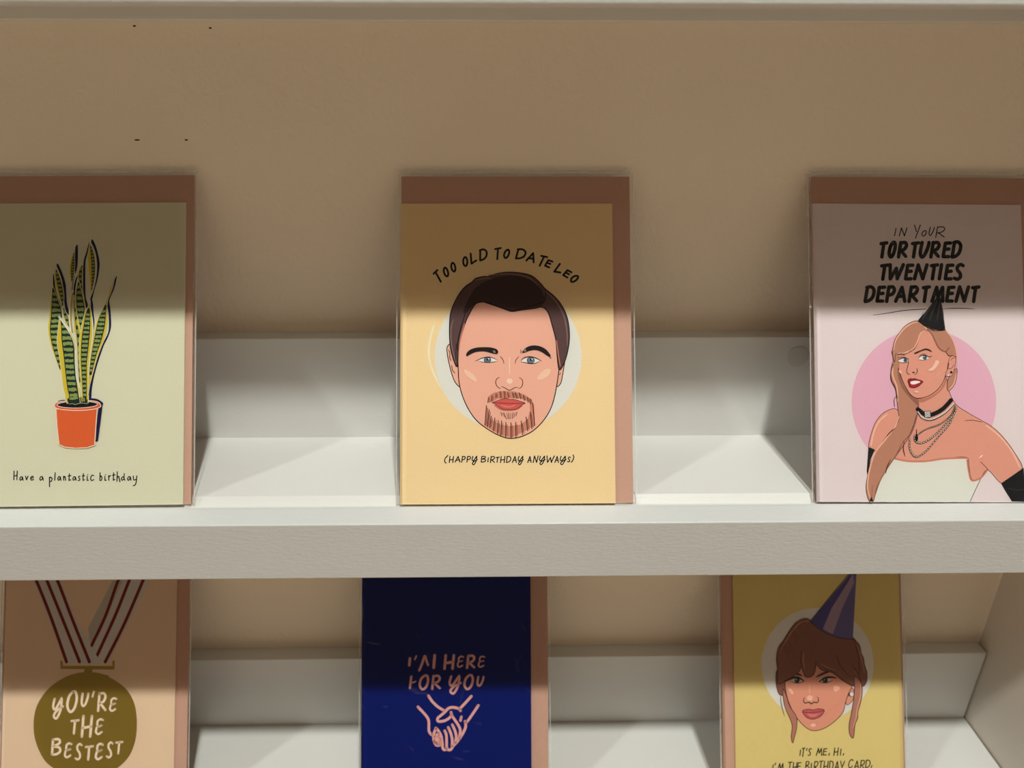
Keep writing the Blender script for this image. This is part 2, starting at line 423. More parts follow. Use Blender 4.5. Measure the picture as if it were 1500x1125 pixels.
# ------------------------------------------------------------------ card packs
LEAN = 0.4607
PIVY, PIVZ = YI + 3.0, -2.0
def greeting_card(label, x_left, level, paper, env_rgb, env_dx=0.0, env_w=114, env_h=162, rot=0.0,
                  film=None, sl=(-2.2, 1.6), sleeve_h=164.5, wid=105.0):
    """pack leaning on the wall: folded card in front, envelope behind, clear sleeve round both.
       local x right, y up the card, z towards the viewer"""
    root = empty('greeting_card', (0, 0, 0))
    m = Matrix.Translation(Vector((x_left, PIVY, level + PIVZ)) * MM) @ Matrix.Rotation(math.pi / 2 - LEAN, 4, 'X') @ Matrix.Rotation(rot, 4, 'Z')
    root.matrix_world = m
    tag(root, label, 'greeting card', 'packaged greeting cards leaning on the shelves')
    bpy.context.view_layer.update()
    # card: front and rear leaf joined at the left fold
    V = []; F = []
    H = 148.0
    prof = [(0.25, 0.0), (wid, 0.0), (wid, -0.36), (0.9, -0.42), (wid, -0.62), (wid, -0.98), (0.25, -0.95), (0.0, -0.75), (0.0, -0.2)]
    n = len(prof)
    for yy in (0.0, H): V += [(x, yy, z) for x, z in prof]
    for i in range(n):
        j = (i + 1) % n; F.append([i, i + n, j + n, j])
    F.append(list(range(n))); F.append(list(range(2 * n - 1, n - 1, -1)))
    card = mesh_obj('card', V, F, paper, root)
    # envelope with its pointed flap at the back
    ex = env_dx
    b = box('envelope', (ex, 0.0, -1.62), (ex + env_w, env_h, -1.10), env_rgb, root, bevel=0.12, segs=1)
    fl = [(ex + 1, env_h - 0.6), (ex + env_w - 1, env_h - 0.6), (ex + env_w * .56, env_h * .56), (ex + env_w * .44, env_h * .56)]
    mesh_obj('flap', [(x, y, -1.64) for x, y in fl] + [(x, y, -1.78) for x, y in fl],
             [[0, 1, 2, 3], [7, 6, 5, 4], [0, 4, 5, 1], [1, 5, 6, 2], [2, 6, 7, 3], [3, 7, 4, 0]], env_rgb, b)
    # sleeve: front and rear sheets that meet at the sides
    x0 = min(0, ex) + sl[0]; x1 = max(wid, ex + env_w) + sl[1]
    zf, zb, zm = 1.35, -2.0, -0.9
    cols = [(x0, zm), (x0 + 1.2, 0.0), (x0 + 3.2, zf), (x1 - 5 if ex + env_w < wid + 4 else wid + 1.5, zf), (x1 - 1.8, -0.35), (x1, zm)]
    rows = [(-0.3, -1.2, 0), (2.0, 0, 1), (env_h - 2, 0, 1), (sleeve_h, -1.7, 0)]
    V = []; F = []
    rnd = random.Random(int(abs(x_left)) + 3)
    NY = 26
    for r in range(NY + 1):
        y = (-0.3, 0.1, 0.7)[r] if r < 3 else 0.7 + (sleeve_h - 0.7) * (r - 2) / (NY - 2)
        squash = (0, .6, 1)[min(r, 2)] * (min(1, max(0, (sleeve_h - y) / 14)) if r > 2 else 1)
        for (x, z) in cols:
            wob = (rnd.random() - .5) * 0.10 if 2 < r < NY else 0
            V.append((x + (wob * .5 if x in (x0, x1) else 0), y, max(-1.0, zm + (z - zm) * squash + (wob if z > 0.9 else 0)) if squash < .98 else z + (abs(wob) if z > .9 else 0)))
    nc = len(cols)
    for r in range(NY):
        for c in range(nc - 1):
            a = r * nc + c; F.append([a, a + 1, a + nc + 1, a + nc])
    b0 = len(V)
    V += [(x0, -0.3, zm), (x1, -0.3, zm), (x1, sleeve_h, zm), (x0, sleeve_h, zm), (x0 + 2, .4, zb), (x1 - 2, .4, zb), (x1 - 2, sleeve_h - 1, zb), (x0 + 2, sleeve_h - 1, zb)]
    F += [[b0 + 7, b0 + 6, b0 + 5, b0 + 4], [b0, b0 + 4, b0 + 5, b0 + 1], [b0 + 1, b0 + 5, b0 + 6, b0 + 2], [b0 + 3, b0 + 7, b0 + 4, b0], [b0 + 2, b0 + 6, b0 + 7, b0 + 3]]
    sv = mesh_obj('sleeve', V, F, film or M_FILM, root)
    # heat-sealed side seams
    for xs, w_ in ((x0 - 0.25, 0.5), (x1 - 0.25, 0.5)):
        box('seam', (xs, 0.2, zm - 0.12), (xs + w_, sleeve_h - 0.4, zm + 0.12), M_SEAM, sv)
    box('seam', (x0 + 1, sleeve_h - 0.9, zm - 0.1), (x1 - 1, sleeve_h - 0.4, zm + 0.12), M_SEAM, sv)
    return root, card

KRAFT = ink((203, 159, 136), 0.8, 0, 0.1)
KRAFT2 = ink((198, 154, 132), 0.8, 0, 0.1)
BLK = (14, 14, 16)
NAVY = (22, 24, 58)

# ------------------------------------------------------------------ card 1: potted snake plant
root, card = greeting_card('pale green card, striped snake plant in an orange pot, leftmost on middle shelf',
                           -268.9, 0, ink((219, 213, 181)), KRAFT, env_dx=-5.6, rot=0.0067)
A = Art(root)
CREAM = (228, 222, 196); YEL = (214, 186, 52); DGR = (26, 46, 34); LGR = (138, 152, 84)
A.start('printed_plant')
A.f(60, 340, 8.035)
O = 1045
def dn(pts): return [(x, y + O) for x, y in pts]
# navy cast shapes behind the leaves
for P in [
    [(605, 85), (640, 150), (668, 240), (690, 360), (682, 470), (660, 580), (630, 680), (602, 790), (580, 785), (612, 700), (640, 600), (658, 480), (660, 360), (645, 260), (620, 180), (592, 122)],
    [(585, 785), (602, 790), (615, 870), (620, 960), (630, 1060), (618, 1160), (600, 1060), (590, 930)],
    [(424, 148), (434, 172), (434, 330), (425, 420), (405, 490), (398, 400), (400, 300), (404, 190)],
    [(196, 372), (225, 420), (265, 520), (292, 620), (300, 760), (308, 850), (328, 930), (325, 975), (290, 920), (272, 800), (268, 700), (250, 580), (215, 470), (184, 396)],
    [(148, 486), (160, 560), (170, 660), (200, 760), (242, 860), (235, 918), (200, 830), (160, 720), (143, 620), (142, 520)],
    [(570, 128), (545, 260), (525, 340), (522, 450), (522, 620), (527, 760), (552, 860), (527, 892), (500, 790), (496, 640), (496, 450), (505, 330), (530, 250), (560, 140)],
    [(435, 510), (415, 600), (402, 700), (402, 800), (384, 780), (385, 650), (410, 550)],
    [(400, 500), (378, 600), (366, 706), (360, 700), (368, 610), (385, 540)],
    [(893, 518), (877, 610), (852, 690), (806, 800), (814, 880), (824, 1000), (824, 1120), (792, 1230), (742, 1330), (692, 1470), (640, 1640), (602, 1830), (588, 1990), (558, 1990), (570, 1850), (600, 1700), (640, 1560), (680, 1440), (740, 1290), (790, 1180), (800, 1080), (795, 960), (782, 850), (800, 770), (850, 650), (866, 560)]]:
    A.fill(P, (24, 24, 62))
rl = random.Random(11)
def leaf(Lp, Rp, n, inset_l=.2, inset_r=.1, yl=True, yr=True, t0=.04, t1=.97, dark=DGR, light=LGR, lw=9):
    """leaf between a left and a right edge, both listed from tip to base"""
    Ls = smooth(Lp, False, 8); Rs = smooth(Rp, False, 8)
    def at(S, t):
        q = t * (len(S) - 1); i = min(int(q), len(S) - 2); u = q - i
        return (S[i][0] + (S[i + 1][0] - S[i][0]) * u, S[i][1] + (S[i + 1][1] - S[i][1]) * u)
    A.fill(Ls + Rs[::-1], CREAM, sm=False, line=CREAM, lw=lw)
    A.fill(Ls + Rs[::-1], YEL if (yl or yr) else CREAM, sm=False)
    m = 26
    y0, y1 = Ls[0][1], min(Ls[-1][1], Rs[-1][1])
    def aty(S, y):
        for p, q in zip(S, S[1:]):
            if min(p[1], q[1]) <= y <= max(p[1], q[1]) and p[1] != q[1]: return p[0] + (q[0] - p[0]) * (y - p[1]) / (q[1] - p[1])
        return S[-1][0]
    def mixp(t, u):
        y = y0 + (y1 - y0) * min(max(t, 0), 1); a, b = aty(Ls, y), aty(Rs, y); return (a + (b - a) * u, y)
    A.fill([mixp(t0 + (t1 - t0) * i / m, inset_l) for i in range(m + 1)] + [mixp(t0 + (t1 - t0) * i / m, 1 - inset_r) for i in range(m, -1, -1)], dark, sm=False)
    A.up()
    for k in range(n):
        a = t0 + .05 + (t1 - t0 - .07) * k / n; h = (t1 - t0) / n * .56
        top = []; bot = []
        for q in range(7):
            u = inset_l + .06 + (1 - inset_l - inset_r - .14) * q / 6
            top.append(mixp(min(a + rl.uniform(-.12, .2) * h, 1), u)); bot.append(mixp(min(a + h * rl.uniform(.8, 1.15), 1), u))
        A.raw([A.px(p) for p in top + bot[::-1]], light)
leaf([(392, 208), (352, 330), (336, 430), (344, 530), (360, 612)], [(392, 208), (396, 300), (398, 400), (384, 520), (360, 612)], 9, .3, .05, t0=.1, t1=.9, lw=7)
leaf([(577, 130), (556, 260), (560, 400), (575, 560), (588, 720)], [(577, 130), (624, 260), (640, 400), (628, 560), (592, 720)], 12, .42, .06, lw=9, t0=.05, t1=.93)
leaf([(176, 424), (160, 510), (175, 620), (205, 740), (250, 880)], [(176, 424), (212, 500), (246, 600), (270, 740), (262, 880)], 8, .26, .1, lw=9)
leaf([(490, 375), (452, 440), (436, 520), (452, 640), (500, 800)], [(490, 375), (490, 470), (486, 560), (494, 680), (510, 800)], 6, .15, .15, lw=7)
leaf([(136, 630), (112, 850), (92, O), (84, O + 100), (110, O + 260), (165, O + 430), (222, O + 580)],
     [(136, 630), (200, 790), (246, 940), (246, 1100), (232, 1250), (238, 1450), (246, O + 600)], 14, .13, .02, t0=.03, t1=.99, lw=11)
leaf([(442, 560), (408, 700), (400, 860), (420, 1000), (440, 1130), (455, 1260)], [(442, 560), (480, 700), (520, 860), (516, 960), (490, 1080), (465, 1260)], 9, .14, .08, lw=9)
leaf([(845, 590), (795, 740), (740, 880), (665, 1030), (625, 1200), (590, 1420), (568, 1600), (560, O + 760)],
     [(845, 590), (830, 690), (790, 790), (776, 900), (782, 1080), (735, 1280), (668, 1450), (570, O + 760)], 15, .1, .2, t0=.22, t1=.9, lw=9)
leaf([(262, 880), (262, 960), (300, 1090), (340, 1200), (385, 1320)], [(262, 880), (300, 950), (330, 1030), (350, 1150), (395, 1320)], 6, .1, .14, lw=7)
leaf([(384, 740), (388, 900), (394, 1060), (412, 1220), (428, 1400), (436, 1600), (450, 1800)], [(384, 740), (412, 900), (440, 1050), (464, 1180), (468, 1400), (470, 1600), (478, 1850)], 9, .16, .2, lw=8)
leaf([(572, 850), (516, 960), (482, 1100), (456, 1250), (450, 1450), (462, 1650), (490, 2010)],
     [(572, 850), (600, 1000), (606, 1170), (588, 1350), (560, 1560), (556, 1760), (548, 2010)], 19, .16, .2, lw=10)
leaf([(220, 1000), (204, 1150), (192, 1300), (222, 1480), (246, 1680), (268, 1850), (318, 2015)],
     [(220, 1000), (300, 1080), (360, 1200), (402, 1330), (404, 1500), (420, 1700), (465, 2015)], 13, .26, .05, lw=11)
# pale spines in front
A.pen([(375, 690), (350, 800), (342, 900), (342, 1045), (356, 1180), (384, 1260)], 26, CREAM)
A.pen([(372, 720), (356, 820), (350, 920), (352, 1045), (368, 1180)], 13, (176, 148, 62))
A.pen([(212, 996), (262, 1060), (330, 1160), (385, 1270), (408, 1400), (412, 1560), (424, 1720), (455, 1850), (462, 2010)], 24, CREAM)
A.pen([(340, 1170), (388, 1280), (402, 1380)], 9, YEL)
A.pen([(452, 1840), (462, 1920), (466, 2010)], 10, YEL)
A.pen([(384, 760), (386, 900), (392, 1050), (400, 1180)], 8, (206, 182, 70))
A.pen([(420, 1030), (440, 1110), (458, 1200)], 12, YEL)
A.pen([(600, 1000), (612, 1130), (598, 1300), (574, 1480), (560, 1700)], 13, CREAM)
A.pen([(580, 1010), (592, 1150), (580, 1320), (560, 1500), (552, 1700)], 9, YEL)
A.done(card)
A.start('printed_pot')
A.f(60, 470, 8.035)
A.fill([(190, 965), (210, 940), (280, 930), (282, 955), (200, 985)], (24, 24, 62))
A.fill([(560, 915), (640, 915), (700, 940), (732, 975), (700, 1000), (640, 960), (560, 950)], (24, 24, 62))
A.f(0, 500, 4.1667)
A.fill([(603, 395), (625, 392), (612, 500), (597, 608), (580, 611), (588, 500)], (24, 24, 62), sm=False)
ORG = (222, 98, 50)
A.fill([(341, 412), (348, 520), (360, 630), (395, 646), (460, 653), (530, 650), (578, 634), (585, 520), (594, 412)], ORG, sm=False, line=(240, 214, 190), lw=6)
A.fill([(335, 385), (350, 372), (420, 362), (520, 360), (590, 368), (612, 384), (610, 402), (560, 416), (470, 422), (380, 416), (338, 404)], ORG, line=(240, 214, 190), lw=5)
A.ell(472, 386, 124, 21, (24, 20, 22), rot=-1, line=(240, 218, 198), lw=4)
A.f(60, 470, 8.035)
A.fill([(300, 940), (330, 975), (380, 985), (460, 965), (545, 975), (552, 930), (480, 900), (330, 900)], DGR, sm=False)
A.fill([(330, 925), (345, 900), (430, 895), (440, 915), (380, 930)], LGR, sm=False)
A.fill([(494, 905), (515, 905), (518, 950), (496, 945)], LGR, sm=False)
A.pens([[(290, 900), (318, 970)], [(556, 880), (552, 965)], [(478, 890), (484, 950)]], 11, YEL)
A.pens([[(455, 880), (462, 965)], [(282, 900), (308, 975)], [(562, 880), (558, 965)]], 6, CREAM)
A.pens([[(330, 978), (380, 975), (400, 985), (470, 968), (545, 975)]], 5, (190, 196, 150))
A.done(card)
A.h = 0.04; A.start('lettering')
A.f(0, 680, 6.818); A.up()
for g, x0, y0, x1, y1 in [('H', 138, 68, 172, 155), ('a', 198, 122, 230, 160), ('v', 255, 120, 280, 155), ('e', 304, 120, 336, 158),
                          ('a', 398, 120, 432, 160), ('p', 492, 130, 520, 224), ('l', 540, 85, 556, 160), ('a', 577, 120, 608, 160),
                          ('n', 635, 120, 655, 160), ('t', 680, 95, 708, 162), ('a', 728, 122, 760, 160), ('s', 780, 118, 800, 162),
                          ('t', 822, 95, 845, 162), ('i', 865, 105, 885, 162), ('c', 905, 110, 937, 162),
                          ('b', 995, 85, 1018, 162), ('i', 1042, 105, 1062, 162), ('r', 1085, 112, 1106, 160), ('t', 1124, 85, 1148, 160),
                          ('h', 1168, 75, 1198, 176), ('d', 1212, 95, 1248, 160), ('a', 1275, 120, 1308, 160), ('y', 1330, 118, 1366, 214)]:
    letter(A, g, x0, y0, x1, y1, 10.5, BLK)
A.done(card)

# ------------------------------------------------------------------ card 2: bearded man
root, card = greeting_card('mustard card with a bearded man in a white circle, centre of middle shelf',
                           -59.2, 0, ink((232, 202, 150), k=1.1), KRAFT, env_dx=0.2, env_w=113.7, sl=(-1.8, 1.5))
A = Art(root)
SKIN = (238, 176, 150); HAIR = (92, 66, 64); HAIRD = (62, 40, 38); WHT = (226, 222, 208)
A.start('printed_circle')
A.f(570, 480, 3.947)
A.fill([(232, 60), (222, 130), (230, 200), (262, 290), (305, 358), (300, 345), (268, 270), (240, 190), (238, 100), (262, -10), (250, 0)], (240, 228, 190))
A.ell(688, 168, 425, 425, WHT, n=72)
A.done(card)
A.start('printed_portrait')
# ears
A.fill([(345, 98), (334, 125), (345, 200), (370, 290), (395, 332), (415, 332), (412, 200), (385, 110), (360, 96)], SKIN, line=BLK, lw=5)
A.fill([(1030, 100), (1015, 200), (1000, 290), (990, 325), (968, 332), (965, 200), (990, 110)], SKIN, line=BLK, lw=5)
A.pens([[(345, 130), (352, 150), (350, 170), (358, 190)], [(362, 220), (366, 245), (380, 262)], [(985, 272), (990, 262)]], 4, BLK)
# face
face = [(395, 0), (392, 100), (398, 200), (405, 320), (430, 410), (470, 490), (520, 550), (600, 605), (660, 632), (708, 640), (770, 628), (840, 590), (905, 520), (945, 440), (970, 330), (985, 200), (985, 60), (975, -60),
        (935, -130), (880, -165), (700, -150), (540, -185), (470, -125), (415, -50)]
A.fill(face, SKIN, line=BLK, lw=5.5)
# beard
A.fill([(572, 400), (600, 378), (650, 365), (720, 368), (780, 385), (820, 412), (838, 450), (845, 565), (780, 600), (708, 636), (640, 620), (552, 565), (560, 450), (572, 480), (590, 530), (640, 560), (700, 570), (760, 560), (800, 530), (815, 480), (812, 430), (760, 410), (690, 408), (630, 410), (590, 432), (570, 434)], (205, 132, 106), sm=False)
A.f(660, 500, 7.033)
strk = [[(390, 580), (384, 630)], [(428, 560), (420, 618)], [(470, 540), (468, 580)], [(510, 518), (516, 585)], [(552, 514), (556, 582)], [(588, 528), (596, 578)],
        [(638, 530), (650, 580)], [(664, 530), (684, 588)], [(706, 530), (722, 592)], [(748, 556), (762, 610)], [(790, 575), (800, 630)], [(820, 592), (826, 645)]]
A.pens([[(a[0] + 12, a[1] + 8), (b[0] + 14, b[1] - 4)] for a, b in strk], 10, (128, 78, 66), taper=.3)
A.pens(strk, 11, (26, 18, 18), taper=.3)
st2 = [[(370, 662), (354, 866)], [(398, 704), (378, 880)], [(420, 770), (404, 890)], [(456, 790), (440, 925)], [(492, 815), (484, 950)], [(526, 820), (518, 970)],
       [(570, 835), (568, 985)], [(622, 838), (624, 998)], [(672, 835), (674, 988)], [(728, 822), (742, 962)], [(778, 780), (794, 922)], [(822, 730), (838, 900)], [(848, 640), (866, 870)]]
A.pens([[(a[0] + 12, a[1] + 25), (b[0] + 14, b[1] - 14)] for a, b in st2[:-1]], 13, (136, 84, 72), taper=.4)
A.pens(st2, 12, (26, 18, 18), taper=.3)
A.pens([[(536, 738), (556, 780)], [(580, 738), (592, 796)], [(622, 738), (618, 798)], [(664, 735), (652, 785)]], 11, (136, 84, 72), taper=.4)
A.pens([[(518, 730), (530, 768)], [(548, 735), (576, 800)], [(600, 738), (604, 800)], [(645, 735), (636, 795)], [(686, 728), (672, 768)]], 11, (26, 18, 18), taper=.4)
# lips
A.fill([(450, 650), (500, 700), (560, 718), (640, 716), (700, 700), (740, 655), (600, 660)], (196, 116, 92))
A.fill([(430, 632), (480, 612), (540, 592), (580, 588), (608, 598), (650, 598), (700, 612), (768, 636), (735, 655), (700, 685), (660, 700), (600, 704), (530, 695), (480, 660), (455, 640)], (212, 92, 84), line=BLK, lw=5)
A.fill([(520, 655), (600, 668), (670, 650), (650, 672), (600, 682), (550, 676)], (228, 122, 112))
A.pen([(430, 632), (500, 634), (600, 640), (700, 640), (768, 636)], 5, BLK, taper=.4)
# nose
A.pens([[(506, 372), (478, 384), (465, 420), (478, 460), (514, 488)], [(708, 374), (735, 392), (744, 430), (730, 470), (700, 488)],
        [(524, 466), (550, 474), (575, 490), (605, 503), (640, 490), (664, 476), (692, 474)]], 7, BLK, taper=.4)
A.pen([(606, 165), (608, 335)], 26, (244, 208, 178), taper=.6)
A.ell(608, 410, 33, 28, (244, 208, 178))
A.fill([(150, 290), (200, 315), (255, 365), (268, 412), (230, 405), (170, 360), (140, 315)], (242, 198, 166))
A.fill([(1010, 282), (1032, 300), (1010, 350), (950, 392), (900, 395), (892, 375), (930, 325), (970, 292)], (242, 198, 166))
A.pens([[(512, 156), (540, 190), (550, 230)], [(704, 156), (675, 190), (664, 228)]], 7, (110, 60, 50), taper=.4)
# eyes
for fx in ((380, 192, 0), (828, 195, 1)):
    x, y, q = fx
    if q == 0:
        A.fill([(290, 196), (330, 175), (380, 166), (440, 172), (484, 205), (430, 212), (370, 218), (320, 210)], (232, 228, 220))
        A.ell(380, 192, 36, 27, (104, 118, 132), line=BLK, lw=5)
        A.pens([[(252, 205), (290, 188), (330, 172), (385, 162), (440, 172), (484, 196)]], 9, BLK, taper=.7)
        A.pens([[(300, 206), (340, 214), (390, 218), (440, 213), (480, 206)]], 6, BLK, taper=.5)
    else:
        A.fill([(728, 208), (770, 178), (830, 166), (880, 180), (924, 205), (880, 220), (830, 230), (770, 216)], (232, 228, 220))
        A.ell(826, 196, 38, 32, (104, 118, 132), line=BLK, lw=5)
        A.pens([[(726, 196), (760, 168), (820, 158), (880, 172), (936, 200)]], 9, BLK, taper=.6)
        A.pens([[(726, 210), (770, 218), (830, 230), (880, 222), (922, 200)]], 6, BLK, taper=.5)
    A.ell(x + 2, y - 6, 12, 13, (20, 20, 24)); A.ell(x + 12, y - 12, 7, 7, (236, 236, 232))
# brows
A.fill([(168, 152), (166, 125), (200, 90), (260, 68), (340, 62), (420, 66), (480, 88), (478, 126), (430, 122), (350, 102), (270, 106), (210, 128)], (34, 24, 24), line=BLK, lw=4)
A.fill([(748, 118), (760, 82), (810, 52), (870, 44), (930, 56), (990, 92), (1030, 150), (1000, 148), (940, 108), (880, 88), (820, 94)], (34, 24, 24), line=BLK, lw=4)
A.pens([[(440, 96), (448, 116)], [(454, 98), (460, 116)], [(758, 84), (762, 106)], [(772, 82), (776, 104)]], 5, (200, 180, 170))
A.pens([[(478, 100), (474, 132)], [(490, 104), (484, 126)], [(722, 86), (724, 124)], [(736, 94), (738, 122)], [(1016, 158), (1032, 168)], [(1024, 176), (1042, 166)]], 4, BLK)
# hair
A.f(570, 230, 3.947)
A.fill([(395, 1210), (372, 1170), (352, 1080), (350, 950), (362, 880), (400, 800), (440, 750), (480, 722), (500, 702), (540, 692), (580, 690), (620, 675), (690, 666), (770, 672), (830, 690), (880, 735), (900, 760),
        (960, 810), (1005, 870), (1035, 950), (1042, 1060), (1020, 1170), (985, 1230), (972, 1150), (965, 1060), (945, 980), (920, 900), (885, 868), (840, 875), (760, 885), (710, 892), (670, 880), (620, 862), (560, 842), (540, 838),
        (500, 850), (465, 905), (440, 960), (415, 1040), (400, 1130)], HAIR, line=BLK, lw=5.5)
A.fill([(430, 890), (470, 800), (520, 740), (600, 702), (700, 685), (790, 700), (850, 735), (885, 780), (900, 830), (870, 868), (780, 880), (710, 888), (650, 872), (560, 838), (500, 846), (450, 900)], HAIRD)
A.pens([[(900, 756), (905, 800), (896, 835), (860, 850), (780, 872), (710, 890), (640, 868), (560, 836)], [(480, 724), (430, 760), (395, 810)], [(440, 905), (412, 1000), (395, 1090), (400, 1130)], [(385, 1210), (388, 1080)]], 6, BLK, taper=.4)
A.pens([[(372, 940), (358, 990), (360, 1080), (385, 1190)], [(500, 712), (560, 700), (590, 702)], [(900, 775), (960, 830), (1010, 920), (1028, 1010), (1030, 1090)], [(575, 684), (690, 675), (800, 695), (860, 740)]], 7, (136, 104, 98), taper=.5)
A.pens([[(436, 962), (412, 1050), (402, 1140)], [(968, 1060), (978, 1140), (990, 1210)]], 5, (214, 130, 108), taper=.3)
A.done(card)
A.h = 0.04; A.start('lettering')
A.f(630, 355, 6.522)
def arc_text(dx, dy, c, w):
    A.up()
    for g, x, y, wd, h, r in [('T', 78, 326, 50, 108, -36), ('O', 152, 284, 40, 84, -30), ('O', 222, 238, 40, 82, -26), ('O', 336, 184, 42, 82, -18), ('L', 412, 150, 50, 96, -14), ('D', 508, 118, 66, 100, -8),
                              ('T', 648, 108, 56, 104, -4), ('O', 731, 110, 46, 80, 2), ('D', 868, 112, 80, 92, 6), ('A', 968, 142, 72, 86, 14), ('T', 1072, 178, 58, 100, 18), ('E', 1134, 204, 48, 66, 22),
                              ('L', 1234, 252, 54, 90, 26), ('E', 1312, 300, 52, 66, 30), ('O', 1378, 348, 46, 78, 34)]:
        letter(A, g, x - wd / 2 + dx, y - h / 2 + dy, x + wd / 2 + dx, y + h / 2 + dy, w, c, rot=r, shear=.08)
arc_text(2, 4, (214, 196, 160), 20)
arc_text(0, 0, BLK, 18)
A.done(card)
A.start('lettering')
A.f(640, 655, 7.143)
HB = [('(', 80, 88, 112, 166), ('H', 132, 98, 172, 160), ('A', 192, 98, 244, 156), ('P', 262, 98, 296, 158), ('P', 316, 98, 352, 156), ('Yl', 368, 92, 424, 184),
      ('B', 466, 96, 512, 156), ('I', 530, 112, 542, 154), ('R', 562, 98, 604, 162), ('T', 618, 106, 652, 158), ('H', 668, 98, 710, 162), ('D', 730, 98, 772, 160), ('A', 792, 98, 834, 160), ('Yl', 850, 92, 906, 184),
      ('A', 952, 98, 988, 160), ('N', 1010, 92, 1058, 160), ('Yl', 1074, 92, 1134, 182), ('W', 1150, 92, 1226, 160), ('A', 1236, 98, 1274, 160), ('Yl', 1290, 92, 1352, 182), ('S', 1368, 104, 1396, 154), (')', 1408, 82, 1432, 158)]
for off, c, wdt in ((2, (244, 226, 190), 15), (0, BLK, 11.5)):
    A.up()
    for g, x0, y0, x1, y1 in HB: letter(A, g, x0 + off, y0 + off, x1 + off, y1 + off, wdt, c, shear=.06)
A.done(card)

# ------------------------------------------------------------------ card 3: woman in a party hat
root, card = greeting_card('pink card, woman in black party hat and necklaces, rightmost on middle shelf',
                           144.7, 0, ink((226, 208, 203)), KRAFT2, env_dx=0.2, rot=-0.008, film=M_FILM2, sl=(-1.8, 1.6))
A = Art(root)
SK = (222, 152, 128); SKD = (190, 120, 96); HR = (186, 128, 102); HRL = (234, 176, 146); HRD = (150, 98, 80)
A.start('printed_circle')
A.f(1170, 450, 3.7515)
A.ell(688, 522, 397, 402, (226, 172, 186), n=72)
A.done(card)
A.start('printed_portrait')
# dress
A.fill([(395, 1068), (420, 960), (470, 880), (510, 832), (620, 850), (760, 838), (920, 832), (935, 900), (950, 955), (1010, 920), (1015, 912), (942, 1068)], (222, 218, 202), sm=False)
A.pen([(1015, 912), (980, 985), (942, 1068)], 3, BLK)
# neck and shoulders
body = [(660, 500), (655, 560), (640, 640), (600, 690), (540, 720), (485, 800), (520, 830), (580, 845), (660, 850), (760, 836), (850, 826), (925, 826), (935, 870), (945, 930), (960, 950), (1000, 935), (1040, 895), (1115, 968), (1170, 930), (1230, 885),
        (1180, 790), (1120, 710), (1060, 655), (1000, 620), (930, 580), (870, 540), (840, 495), (822, 450), (800, 380), (700, 480)]
A.fill(body, SK, line=(40, 24, 22), lw=3)
A.pens([[(1030, 650), (1100, 705), (1170, 790), (1215, 880)]], 8, (240, 186, 158))
A.pen([(530, 832), (600, 846), (700, 846), (800, 832), (920, 828)], 10, (206, 126, 100))
A.pen([(926, 840), (936, 910), (952, 952), (1000, 938), (1036, 895)], 9, (200, 122, 98))
A.pens([[(915, 623), (960, 622), (1006, 631)], [(1000, 850), (1025, 875), (1040, 892)]], 3, BLK)
A.fill([(385, 770), (400, 690), (430, 620), (480, 572), (540, 562), (560, 640), (500, 700), (420, 790)], SK, line=(40, 24, 22), lw=3)
A.pen([(398, 760), (412, 690), (440, 630), (485, 588)], 7, (240, 186, 158))
A.fill([(383, 768), (418, 782), (395, 840), (378, 925), (374, 900)], (24, 24, 26), sm=False)
# gloves
A.fill([(1112, 968), (1175, 925), (1236, 882), (1250, 1070), (1172, 1068), (1135, 1010)], (20, 20, 24), sm=False)
A.pen([(1150, 995), (1200, 1005), (1240, 1000)], 4, (52, 52, 56))
# long hair on the left
A.fill([(522, 290), (508, 340), (506, 400), (530, 450), (538, 500), (545, 560), (550, 620), (520, 665), (480, 715), (440, 770), (400, 840), (378, 930), (370, 1000), (388, 1068), (410, 1068), (430, 990), (470, 910), (530, 820),
        (575, 740), (610, 700), (640, 620), (660, 540), (650, 500), (620, 460), (570, 380), (545, 300)], HR, line=(60, 34, 28), lw=3)
A.pens([[(524, 300), (516, 370), (540, 440), (545, 520)], [(552, 600), (530, 655), (478, 725), (420, 800), (388, 900), (378, 985), (392, 1050)]], 8, HRL, taper=.5)
A.pens([[(655, 520), (650, 600), (620, 690), (560, 780), (490, 880), (445, 960), (415, 1050)]], 7, HRD, taper=.4)
A.pens([[(580, 735), (575, 780), (585, 820)], [(505, 835), (485, 880), (478, 915)], [(480, 715), (500, 690), (530, 665)], [(400, 1060), (405, 980)]], 6, (90, 52, 42), taper=.7)
A.fill([(388, 1068), (400, 1040), (410, 1068)], (16, 16, 18), sm=False)
# head, measured in the closer crop
A.f(1290, 460, 8.036)
A.fill([(795, 905), (870, 830), (900, 700), (890, 640), (820, 720), (785, 800)], HR, line=(60, 34, 28), lw=6)
A.pen([(800, 895), (862, 820), (892, 700)], 14, HRL, taper=.4)
A.fill([(200, 480), (210, 620), (230, 700), (270, 810), (320, 910), (380, 975), (460, 990), (560, 965), (660, 900), (720, 830), (760, 740), (775, 700), (800, 560), (830, 500), (760, 300), (600, 180), (470, 180), (330, 380)], SK, line=(60, 30, 26), lw=6)
A.fill([(150, 440), (205, 465), (222, 560), (212, 660), (150, 640), (140, 540)], HR)
# neck shade below the chin
A.fill([(440, 1000), (520, 992), (600, 962), (690, 895), (745, 810), (770, 735), (772, 800), (730, 880), (650, 955), (560, 1010), (470, 1040)], SKD)
A.fill([(205, 620), (240, 760), (300, 890), (370, 975), (440, 1000), (450, 1090), (400, 1040), (320, 960), (250, 860), (205, 740)], HRD)
A.pen([(210, 640), (240, 740), (290, 850), (350, 945), (420, 990), (500, 985), (590, 950), (680, 880), (735, 800), (765, 715)], 7, (70, 34, 28))
